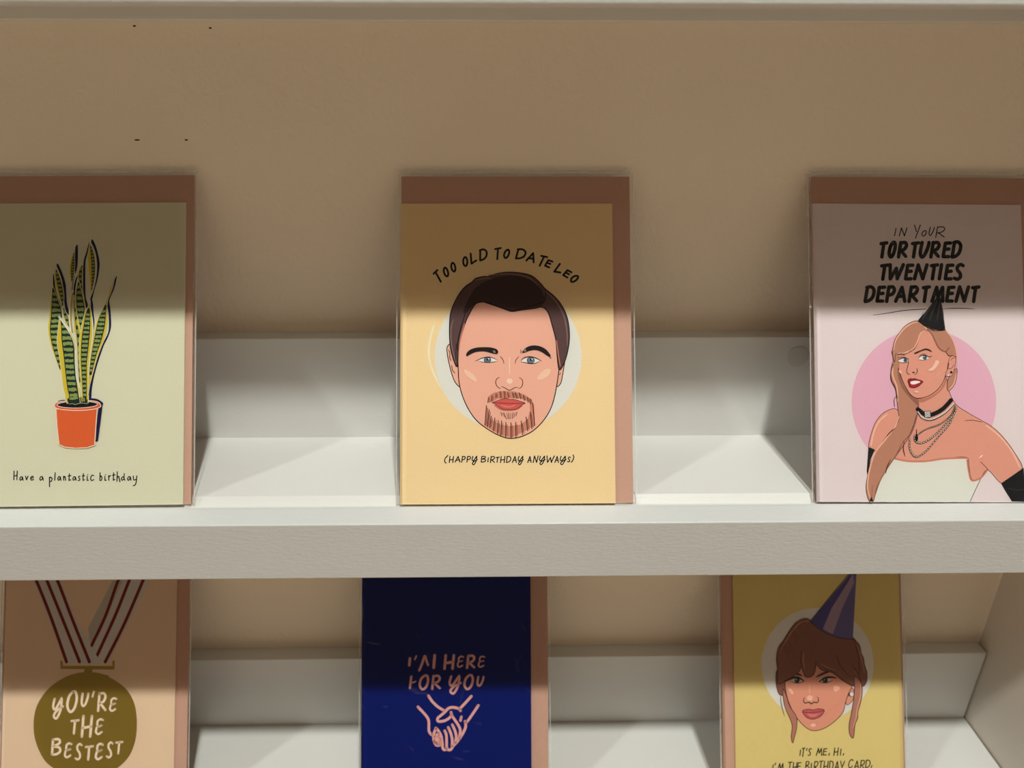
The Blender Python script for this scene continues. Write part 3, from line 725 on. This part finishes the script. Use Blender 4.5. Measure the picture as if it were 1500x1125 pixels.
# ear
A.fill([(800, 560), (815, 510), (850, 490), (882, 510), (880, 580), (860, 680), (830, 730), (775, 735), (765, 700), (790, 640)], SK, line=(60, 30, 26), lw=5)
A.pens([[(830, 545), (850, 515), (875, 520)], [(805, 580), (795, 635), (830, 640), (862, 600)]], 6, (90, 48, 40))
A.ell(798, 718, 14, 16, (222, 216, 208), line=(60, 50, 50), lw=3); A.ell(832, 686, 15, 15, (24, 22, 24))
# crown hair
A.fill([(440, 82), (370, 92), (290, 140), (220, 220), (170, 300), (148, 380), (138, 440), (150, 520), (168, 560), (180, 470), (240, 462), (310, 440), (380, 425), (420, 380), (450, 300), (470, 230), (510, 200), (545, 195), (540, 165), (500, 130)], HR, line=(60, 34, 28), lw=6)
A.pens([[(430, 96), (370, 108), (290, 160), (220, 240), (170, 330), (155, 420)], [(190, 468), (260, 455), (350, 430), (400, 392), (440, 310), (470, 225), (530, 196)], [(470, 115), (520, 150), (545, 185)]], 15, HRL, taper=.4)
A.pens([[(185, 468), (250, 474), (320, 462), (400, 405), (440, 340)], [(330, 440), (380, 424)], [(200, 480), (290, 485)], [(240, 462), (310, 432)]], 6, (70, 38, 32), taper=.5)
A.fill([(550, 180), (640, 200), (750, 190), (800, 230), (850, 310), (880, 400), (895, 500), (850, 488), (800, 492), (770, 450), (720, 430), (670, 380), (630, 290), (590, 220)], HR, line=(60, 34, 28), lw=6)
A.pen([(765, 196), (830, 270), (878, 380), (898, 500), (896, 620)], 12, HRL, taper=.4)
A.pens([[(555, 190), (600, 230), (640, 310), (680, 390), (730, 432), (775, 440)]], 16, HRD, taper=.4)
A.pens([[(775, 440), (790, 415), (810, 395)], [(770, 450), (790, 480), (815, 492)]], 6, (60, 34, 28))
A.pens([[(130, 440), (160, 570)], [(150, 590), (120, 680), (130, 780), (170, 860), (190, 950), (200, 990)], [(190, 960), (160, 1010), (165, 1090)]], 6, (60, 34, 28))
# brows, eyes, nose, lips
A.fill([(395, 458), (470, 425), (530, 405), (580, 418), (602, 448), (540, 425), (480, 440), (415, 470)], (70, 44, 38))
A.pens([[(205, 480), (240, 470), (290, 488)], [(205, 515), (250, 505), (300, 512)]], 6, (70, 40, 34), taper=.5)
A.fill([(448, 534), (470, 500), (520, 484), (575, 505), (540, 535), (490, 542)], (232, 224, 216))
A.ell(520, 512, 26, 26, (88, 108, 120)); A.ell(520, 510, 10, 10, (20, 20, 24)); A.ell(512, 503, 5, 5, (236, 236, 232))
A.pens([[(446, 520), (480, 490), (530, 486), (570, 506), (604, 492)]], 11, BLK, taper=.6)
A.pens([[(450, 536), (500, 542), (545, 534)], [(452, 500), (480, 474), (530, 470)]], 4, (90, 48, 40))
A.fill([(206, 545), (250, 525), (310, 528), (318, 560), (270, 570), (225, 565)], (232, 224, 216))
A.ell(292, 544, 24, 25, (88, 108, 120)); A.ell(290, 542, 9, 9, (20, 20, 24))
A.pens([[(198, 548), (240, 526), (290, 516), (322, 530)]], 10, BLK, taper=.6)
A.pens([[(215, 562), (260, 574), (318, 566)]], 4, (90, 48, 40))
A.pens([[(325, 520), (325, 590), (308, 660), (318, 700), (345, 710)], [(425, 640), (434, 670), (420, 700), (398, 712)], [(370, 682), (400, 690)]], 6, (70, 36, 30), taper=.4)
A.fill([(372, 682), (402, 682), (395, 696)], (50, 26, 24))
A.fill([(328, 768), (355, 758), (375, 762), (400, 757), (430, 768), (498, 792), (470, 830), (430, 858), (385, 868), (345, 858), (330, 820), (322, 790)], (156, 30, 40), line=(60, 14, 20), lw=4)
A.fill([(350, 800), (380, 788), (430, 786), (468, 798), (440, 815), (400, 828), (362, 826)], (238, 230, 220))
A.pen([(352, 846), (390, 850), (430, 838)], 8, (200, 60, 66), taper=.5)
A.fill([(650, 545), (688, 560), (660, 620), (610, 668), (555, 665), (600, 630), (635, 580)], (240, 194, 168))
A.ell(420, 916, 26, 12, (242, 190, 164)); A.ell(232, 680, 12, 26, (240, 190, 164), rot=-30)
# hat
A.f(1260, 320, 7.5)
A.fill([(872, 845), (640, 1130), (700, 1180), (790, 1200), (922, 1215), (905, 1000), (890, 900)], (22, 22, 24), sm=False)
A.f(1290, 460, 8.036)
A.fill([(585, -90), (442, 70), (520, 132), (600, 172), (700, 190), (762, 184), (740, 20), (715, -90)], (22, 22, 24), sm=False)
A.pens([[(590, -80), (555, 140)], [(735, 0), (750, 180)]], 14, (64, 62, 64), taper=.6)
A.pens([[(640, -60), (622, 160)], [(500, -20), (470, 80)]], 8, (46, 44, 48), taper=.6)
A.pen([(444, 74), (520, 136), (600, 178), (700, 196), (764, 186)], 5, (60, 34, 28))
# choker and chains
A.f(1170, 450, 3.7515)
A.pen([(655, 560), (690, 585), (730, 590), (790, 560), (838, 510)], 22, (18, 18, 20))
A.pen([(656, 575), (680, 605), (730, 615), (800, 580), (852, 528)], 7, (214, 208, 200))
A.pen([(656, 582), (680, 612), (730, 622), (800, 588), (856, 534)], 2.5, BLK)
A.fill([(690, 572), (722, 570), (726, 604), (694, 608)], (196, 190, 182), sm=False, line=BLK, lw=3)
A.ell(708, 590, 9, 9, (236, 232, 226), line=BLK, lw=2.5); A.ell(708, 590, 3.5, 3.5, BLK)
def chain(pts, r, sq, c2=(206, 190, 172)):
    S = smooth(pts, False, 12); A.up(); acc = 0; last = S[0]
    P = [S[0]]
    for q in S[1:]:
        if math.dist(q, P[-1]) >= r * 1.75: P.append(q)
    for a, b in zip(P, P[1:]):
        cx, cy_ = (a[0] + b[0]) / 2, (a[1] + b[1]) / 2; an = math.atan2(b[1] - a[1], b[0] - a[0])
        R = [(cx + r * math.cos(t) * math.cos(an) - r * sq * math.sin(t) * math.sin(an), cy_ + r * math.cos(t) * math.sin(an) + r * sq * math.sin(t) * math.cos(an)) for t in [k * math.pi / 5 for k in range(11)]]
        A.raw([A.px(p) for p in R[:-1]], c2)
    A.up()
    for a, b in zip(P, P[1:]):
        cx, cy_ = (a[0] + b[0]) / 2, (a[1] + b[1]) / 2; an = math.atan2(b[1] - a[1], b[0] - a[0])
        R = [(cx + r * math.cos(t) * math.cos(an) - r * sq * math.sin(t) * math.sin(an), cy_ + r * math.cos(t) * math.sin(an) + r * sq * math.sin(t) * math.cos(an)) for t in [k * math.pi / 4 for k in range(9)]]
        A.pen(R, 2.2, BLK, sm=False, up=False)
chain([(655, 700), (700, 670), (780, 640), (838, 590), (862, 535)], 4, .8)
chain([(640, 700), (640, 735), (680, 745), (740, 710), (800, 650), (850, 590), (868, 545)], 6.5, .7)
chain([(612, 720), (612, 780), (645, 822), (700, 790), (770, 710), (830, 640), (870, 550)], 7, .6)
A.pen([(648, 672), (648, 700)], 3, BLK)
A.fill([(648, 696), (656, 715), (652, 735), (642, 735), (638, 715)], BLK)
A.done(card)
A.start('lettering')
hh = A.h; A.h = 0.08
A.f(1260, 320, 7.5)
A.up()
for g, x0, y0, x1, y1, sh in [('I', 376, 110, 396, 190, .15), ('N', 434, 104, 510, 192, .1), ('Y', 596, 72, 660, 218, .02), ('O', 680, 134, 724, 194, .12), ('U', 760, 98, 808, 186, .12), ('R', 836, 92, 930, 210, .1)]:
    letter(A, g, x0, y0, x1, y1, 11, BLK, shear=sh)
BOLD = [('T', 222, 268, 284, 424), ('O', 322, 262, 382, 424), ('R', 430, 264, 508, 424), ('T', 568, 268, 634, 424), ('U', 664, 264, 748, 424), ('R', 786, 264, 866, 424), ('E', 920, 266, 988, 424), ('D', 1020, 258, 1100, 424),
        ('T', 228, 512, 300, 668), ('W', 322, 508, 466, 664), ('E', 506, 510, 574, 668), ('N', 606, 510, 726, 664), ('T', 776, 510, 842, 664), ('I', 862, 508, 902, 664), ('E', 944, 510, 1014, 668), ('S', 1044, 506, 1124, 668),
        ('D', 64, 752, 148, 912), ('E', 194, 752, 264, 912), ('P', 300, 752, 372, 912), ('A', 398, 756, 498, 910), ('R', 546, 752, 628, 912), ('T', 688, 752, 752, 912), ('M', 798, 756, 916, 910), ('E', 958, 752, 1026, 912), ('N', 1062, 752, 1182, 910), ('T', 1228, 752, 1296, 912)]
A.up()
for g, x0, y0, x1, y1 in BOLD: letter(A, g, x0, y0, x1, y1, 39, BLK, shear=.11)
A.pen([(145, 1062), (300, 1040), (500, 1008), (700, 996), (725, 996)], 7, BLK, taper=.5)
A.pen([(908, 992), (1080, 986), (1255, 995)], 8, BLK, taper=.6)
A.done(card)
# tip of the hat lies over the lettering
A.start('printed_hat')
A.h = hh
A.f(1260, 320, 7.5)
A.fill([(872, 830), (640, 1125), (700, 1180), (800, 1205), (925, 1215), (905, 1000), (890, 900)], (22, 22, 24), sm=False)
A.pens([[(868, 860), (800, 1010), (760, 1125)], [(878, 900), (862, 1020), (840, 1125)], [(884, 900), (908, 1040), (916, 1125)], [(860, 880), (740, 1020), (680, 1120)]], 14, (58, 56, 58), taper=.8)
A.done(card)

# ------------------------------------------------------------------ card 4: medal
root, card = greeting_card('peach card with a gold medal on a striped ribbon, leftmost on the bottom shelf',
                           -316.6, SL, ink((236, 203, 168)), KRAFT, env_dx=-1.7, film=M_FILM2, sl=(-1.2, 1.4))
A = Art(root, gain=1.22)
A.start('printed_ribbon')
A.f(0, 835, 3.88)
RB = (196, 188, 178); RD = (112, 16, 20)
A.fill([(820, -60), (860, -60), (850, 60), (620, 520), (500, 520), (470, 440), (660, 60), (700, -60)], RB, sm=False)
A.fill([(640, 60), (500, 330), (520, 440), (700, 60)], (176, 168, 150), sm=False)
A.pens([[(700, -10), (660, 90), (600, 260), (520, 430)], [(760, -10), (722, 90), (650, 270), (545, 500)], [(840, -10), (800, 90), (700, 320), (598, 522)]], 18, RD)
A.fill([(130, -60), (300, -60), (345, 60), (440, 300), (520, 440), (570, 520), (560, 540), (370, 520), (190, 60)], RB, sm=False)
A.pens([[(170, -20), (215, 80), (290, 270), (378, 522)], [(235, -20), (275, 80), (360, 290), (452, 522)], [(290, -20), (335, 80), (415, 290), (508, 522)]], 18, RD)
A.done(card)
A.start('printed_medal')
GOLD = ink((172, 142, 58), 0.34, 0.6, 0.5)
A.fill([(342, 516), (356, 516), (358, 545), (640, 545), (638, 528), (640, 514), (652, 514), (650, 566), (344, 562)], GOLD, sm=False)
A.fill([(482, 560), (526, 560), (524, 580), (620, 600), (600, 640), (400, 640), (400, 598), (476, 584)], GOLD, sm=False)
A.fill([(500, 580), (580, 590), (660, 632), (720, 680), (760, 750), (776, 830), (776, 920), (760, 1000), (725, 1070), (660, 1130), (560, 1180), (440, 1180), (330, 1140), (260, 1090), (215, 1010), (192, 920), (196, 820), (225, 740), (280, 670), (350, 620), (420, 590)], GOLD)
A.done(card, 'gold foil medal printed on the card')
A.start('lettering')
A.f(60, 1000, 9.0); A.up()
LT = (232, 206, 176)
for g, x0, y0, x1, y1, wd in [('Yl', 160, 200, 290, 470, 30), ('O', 350, 118, 470, 386, 34), ('U', 538, 145, 620, 308, 30), ("'", 678, 120, 698, 185, 26), ('R', 758, 140, 852, 372, 32), ('e_', 912, 205, 990, 372, 26),
                              ('T', 400, 496, 492, 670, 30), ('H', 545, 442, 666, 710, 34), ('e_', 728, 482, 812, 678, 28),
                              ('B', 150, 742, 258, 946, 32), ('e_', 318, 800, 398, 984, 28), ('S', 460, 808, 532, 1012, 28), ('T', 588, 838, 680, 1014, 30), ('e_', 726, 806, 810, 1010, 30), ('S', 872, 788, 940, 986, 28), ('T', 990, 782, 1070, 932, 28)]:
    letter(A, g, x0, y0, x1, y1, wd, LT, shear=.04)
A.done(card)

# ------------------------------------------------------------------ card 5: holding hands
root, card = greeting_card('dark blue card with pink outlined holding hands, middle of the bottom shelf',
                           -97.1, SL, ink((6, 34, 130), 0.5, k=0.55), KRAFT, env_dx=1.6, film=M_FILM2, sl=(-1.4, 1.2))
A = Art(root, gain=1.15)
PK = (222, 160, 150)
A.start('printed_hands')
A.f(590, 1010, 11.246)
A.up()
for p in [[(250, 285), (320, 360), (390, 440), (425, 510), (430, 600), (430, 670), (450, 720), (480, 748)],
          [(425, 105), (480, 190), (560, 270), (640, 325), (680, 345)],
          [(950, 350), (930, 320), (860, 298), (800, 295), (740, 320), (690, 375), (630, 425), (575, 475), (580, 520), (630, 525), (700, 510), (770, 465), (800, 420), (795, 375)],
          [(800, 420), (850, 490), (910, 580), (945, 660), (940, 740), (915, 835), (870, 890), (830, 930), (795, 985), (750, 995), (725, 950), (722, 850), (715, 740), (690, 680)],
          [(1130, 110), (1050, 200), (960, 295), (935, 320)],
          [(1245, 262), (1160, 390), (1075, 510), (1035, 540), (1035, 620), (990, 720), (930, 820)],
          [(965, 450), (950, 510)], [(1025, 525), (1050, 545)],
          [(815, 580), (860, 680), (880, 780), (865, 880)], [(750, 625), (790, 720), (815, 830), (810, 930)],
          [(545, 635), (600, 700), (635, 780), (650, 880), (660, 970), (690, 995), (720, 975)],
          [(545, 640), (510, 740), (510, 830), (520, 860)], [(530, 780), (590, 720)], [(515, 845), (600, 780)], [(545, 875), (620, 820)], [(520, 870), (560, 920), (620, 915)], [(560, 900), (620, 870)]]:
    A.pen(p, 44, PK, up=False)
A.done(card)
A.start('lettering')
A.f(580, 945, 10.0); A.up()
for g, x0, y0, x1, y1, wd in [('I', 185, 195, 215, 295, 38), ("'", 275, 160, 300, 210, 24), ('I', 540, 150, 580, 330, 40),
                              ('H', 715, 150, 845, 345, 38), ('e_', 905, 165, 985, 320, 22), ('R', 1045, 155, 1150, 335, 34), ('e_', 1212, 165, 1295, 320, 22),
                              ('O', 350, 445, 470, 648, 34), ('R', 535, 450, 645, 640, 34), ('Yl', 785, 445, 950, 705, 34), ('O', 1005, 440, 1125, 645, 34), ('U', 1195, 465, 1280, 595, 30)]:
    letter(A, g, x0, y0, x1, y1, wd, PK, shear=.04)
for p in ([(342, 370), (375, 290), (420, 160)], [(430, 165), (450, 240), (470, 290)], [(225, 460), (205, 625)]): A.pen(p, 34, PK, up=False)
A.pen([(220, 550), (260, 545), (295, 525)], 22, PK, up=False, taper=.6)
A.done(card)

# ------------------------------------------------------------------ card 6: woman with a fringe
root, card = greeting_card('yellow card, fringed woman in a purple party hat, rightmost on bottom shelf',
                           134.3, SL, ink((226, 201, 128)), KRAFT, env_dx=-7.2, rot=-0.003, film=M_FILM2, sl=(-1.6, 1.4))
A = Art(root, gain=1.22)
S2 = (206, 138, 112); H2 = (124, 78, 64); H2L = (168, 110, 92); H2D = (92, 54, 44); LN = (48, 26, 22)
A.start('printed_circle')
A.f(1110, 880, 5.111)
A.ell(448, 476, 420, 424, (206, 200, 190), n=64)
A.done(card)
A.start('printed_portrait')
# hair behind
A.fill([(700, 290), (740, 305), (765, 340), (775, 390), (792, 430), (800, 480), (818, 540), (815, 600), (790, 640), (740, 630), (700, 560)], H2, line=LN, lw=5)
A.fill([(150, 520), (135, 580), (140, 640), (160, 700), (200, 700), (230, 600)], H2, line=LN, lw=5)
A.pens([[(172, 705), (175, 770), (200, 865)]], 6, LN, taper=.6)
# ear
A.fill([(660, 680), (700, 650), (722, 680), (715, 735), (690, 768), (662, 775)], S2, line=LN, lw=4)
# face
A.fill([(205, 600), (215, 700), (240, 780), (280, 860), (320, 910), (370, 955), (420, 973), (480, 962), (540, 930), (600, 880), (640, 830), (660, 750), (680, 690), (700, 620), (600, 450), (400, 400), (230, 500)], S2, line=LN, lw=5)
A.fill([(190, 660), (210, 700), (240, 790), (290, 870), (290, 960), (275, 1020), (262, 1065), (250, 1020), (258, 940), (240, 880), (205, 800), (190, 720)], H2L, line=LN, lw=5)
# features
A.pens([[(350, 725), (342, 750), (355, 765), (385, 760), (400, 772), (420, 760), (445, 762), (455, 740), (448, 722)]], 8, LN, taper=.4)
A.ell(390, 728, 22, 20, (230, 172, 146)); A.pen([(388, 620), (388, 690)], 11, (226, 166, 140), taper=.6)
A.fill([(570, 640), (600, 640), (615, 655), (590, 680), (570, 672)], (228, 170, 146)); A.ell(250, 678, 12, 26, (228, 170, 146), rot=-35)
A.fill([(335, 826), (380, 812), (415, 818), (450, 810), (497, 818), (480, 855), (440, 880), (400, 886), (360, 868)], (176, 84, 82), line=(84, 32, 32), lw=5)
A.pen([(338, 832), (380, 838), (440, 834), (495, 822)], 4, (84, 32, 32)); A.fill([(370, 845), (420, 850), (460, 842), (430, 866), (395, 868)], (204, 112, 106))
A.ell(415, 932, 20, 13, (230, 172, 148))
for x, w_ in ((295, 46), (505, 52)):
    A.fill([(x - w_, 598), (x - 20, 580), (x + 20, 580), (x + w_, 598), (x + 20, 610), (x - 20, 610)], (196, 176, 164))
    A.ell(x, 596, 20, 17, (30, 34, 30)); A.ell(x - 6, 590, 5, 4, (200, 196, 190))
A.pens([[(205, 604), (250, 582), (300, 574), (345, 602)], [(458, 606), (500, 580), (540, 572), (586, 578)]], 15, (30, 18, 18), taper=.5)
A.pens([[(252, 604), (295, 616), (345, 606)], [(460, 606), (510, 614), (560, 596)]], 6, (40, 22, 20), taper=.5)
A.pens([[(440, 570), (490, 545), (540, 528)], [(250, 556), (290, 548), (330, 560)]], 17, (70, 42, 36), taper=.5)
# crown and fringe
A.fill([(395, 145), (350, 132), (290, 160), (240, 220), (190, 300), (155, 350), (140, 430), (148, 520), (150, 620), (200, 600), (260, 570), (310, 530), (328, 490), (345, 550), (362, 572), (400, 568), (425, 540), (435, 480), (480, 520), (560, 540),
        (640, 600), (720, 640), (745, 600), (760, 540), (755, 440), (740, 360), (716, 292), (600, 260), (480, 210)], H2, line=LN, lw=5)
A.pens([[(330, 370), (322, 440), (335, 520), (362, 572)], [(435, 450), (430, 520), (405, 566)], [(435, 455), (500, 500), (560, 530), (620, 580), (710, 636)], [(590, 400), (620, 490), (690, 570)], [(700, 470), (740, 530), (770, 600), (778, 680)]], 8, H2D, taper=.5)
A.pens([[(380, 150), (320, 165), (260, 225), (205, 310), (165, 380)], [(345, 390), (340, 440), (350, 510)], [(460, 470), (520, 500), (580, 520)], [(720, 520), (760, 580)], [(735, 320), (760, 370), (780, 450), (800, 540)]], 8, H2L, taper=.6)
A.fill([(722, 570), (760, 590), (782, 650), (775, 740), (750, 830), (748, 880), (728, 930), (716, 1025), (690, 1000), (684, 930), (700, 850), (715, 760), (724, 660)], H2L, line=LN, lw=5)
A.pen([(768, 620), (772, 700), (745, 810), (735, 880), (712, 950)], 8, (206, 150, 128), taper=.5)
A.ell(690, 702, 14, 14, (70, 54, 48)); A.ell(704, 700, 16, 18, (206, 200, 190), line=LN, lw=3)
# hat
A.f(1030, 835, 3.1915)
A.fill([(690, 15), (500, 240), (560, 285), (640, 315), (700, 322), (717, 15), (715, -40)], (92, 84, 128), sm=False)
A.fill([(690, 15), (660, 60), (500, 240), (560, 282), (600, 200), (680, 60)], (70, 62, 120), sm=False)
A.fill([(700, 20), (600, 180), (560, 275), (605, 300), (650, 180), (705, 60)], (150, 124, 142), sm=False)
A.pen([(500, 240), (560, 287), (640, 317), (700, 323)], 4, (40, 30, 50)); A.pen([(500, 240), (705, -10)], 2.5, (40, 30, 50))
A.done(card)
A.h = 0.05; A.start('lettering')
A.f(1120, 1085, 8.8235); A.up()
T7 = [('I', 452, 120, 470, 192), ('T', 482, 95, 520, 205), ("'", 540, 100, 552, 125), ('S', 566, 102, 602, 190), ('M', 672, 98, 742, 192), ('E', 760, 102, 806, 186), (',', 828, 162, 842, 190), ('H', 900, 92, 950, 190), ('I', 976, 108, 992, 188), (',', 1014, 168, 1026, 188),
      ('I', 94, 312, 118, 400), ("'", 132, 290, 144, 312), ('M', 170, 295, 244, 395), ('T', 304, 276, 352, 392), ('H', 368, 282, 414, 392), ('E', 426, 282, 470, 388),
      ('B', 532, 268, 576, 390), ('I', 594, 292, 610, 390), ('R', 640, 270, 690, 390), ('T', 704, 262, 752, 388), ('H', 766, 265, 818, 388), ('D', 838, 265, 884, 385), ('A', 908, 268, 960, 388), ('Y', 978, 265, 1030, 390),
      ('C', 1088, 245, 1140, 350), ('A', 1160, 262, 1220, 372), ('R', 1240, 255, 1292, 366), ('D', 1308, 252, 1362, 350), (',', 1376, 322, 1390, 350)]
for g, x0, y0, x1, y1 in T7: letter(A, g, x0, y0, x1, y1, 13, BLK, shear=.08)
A.done(card)
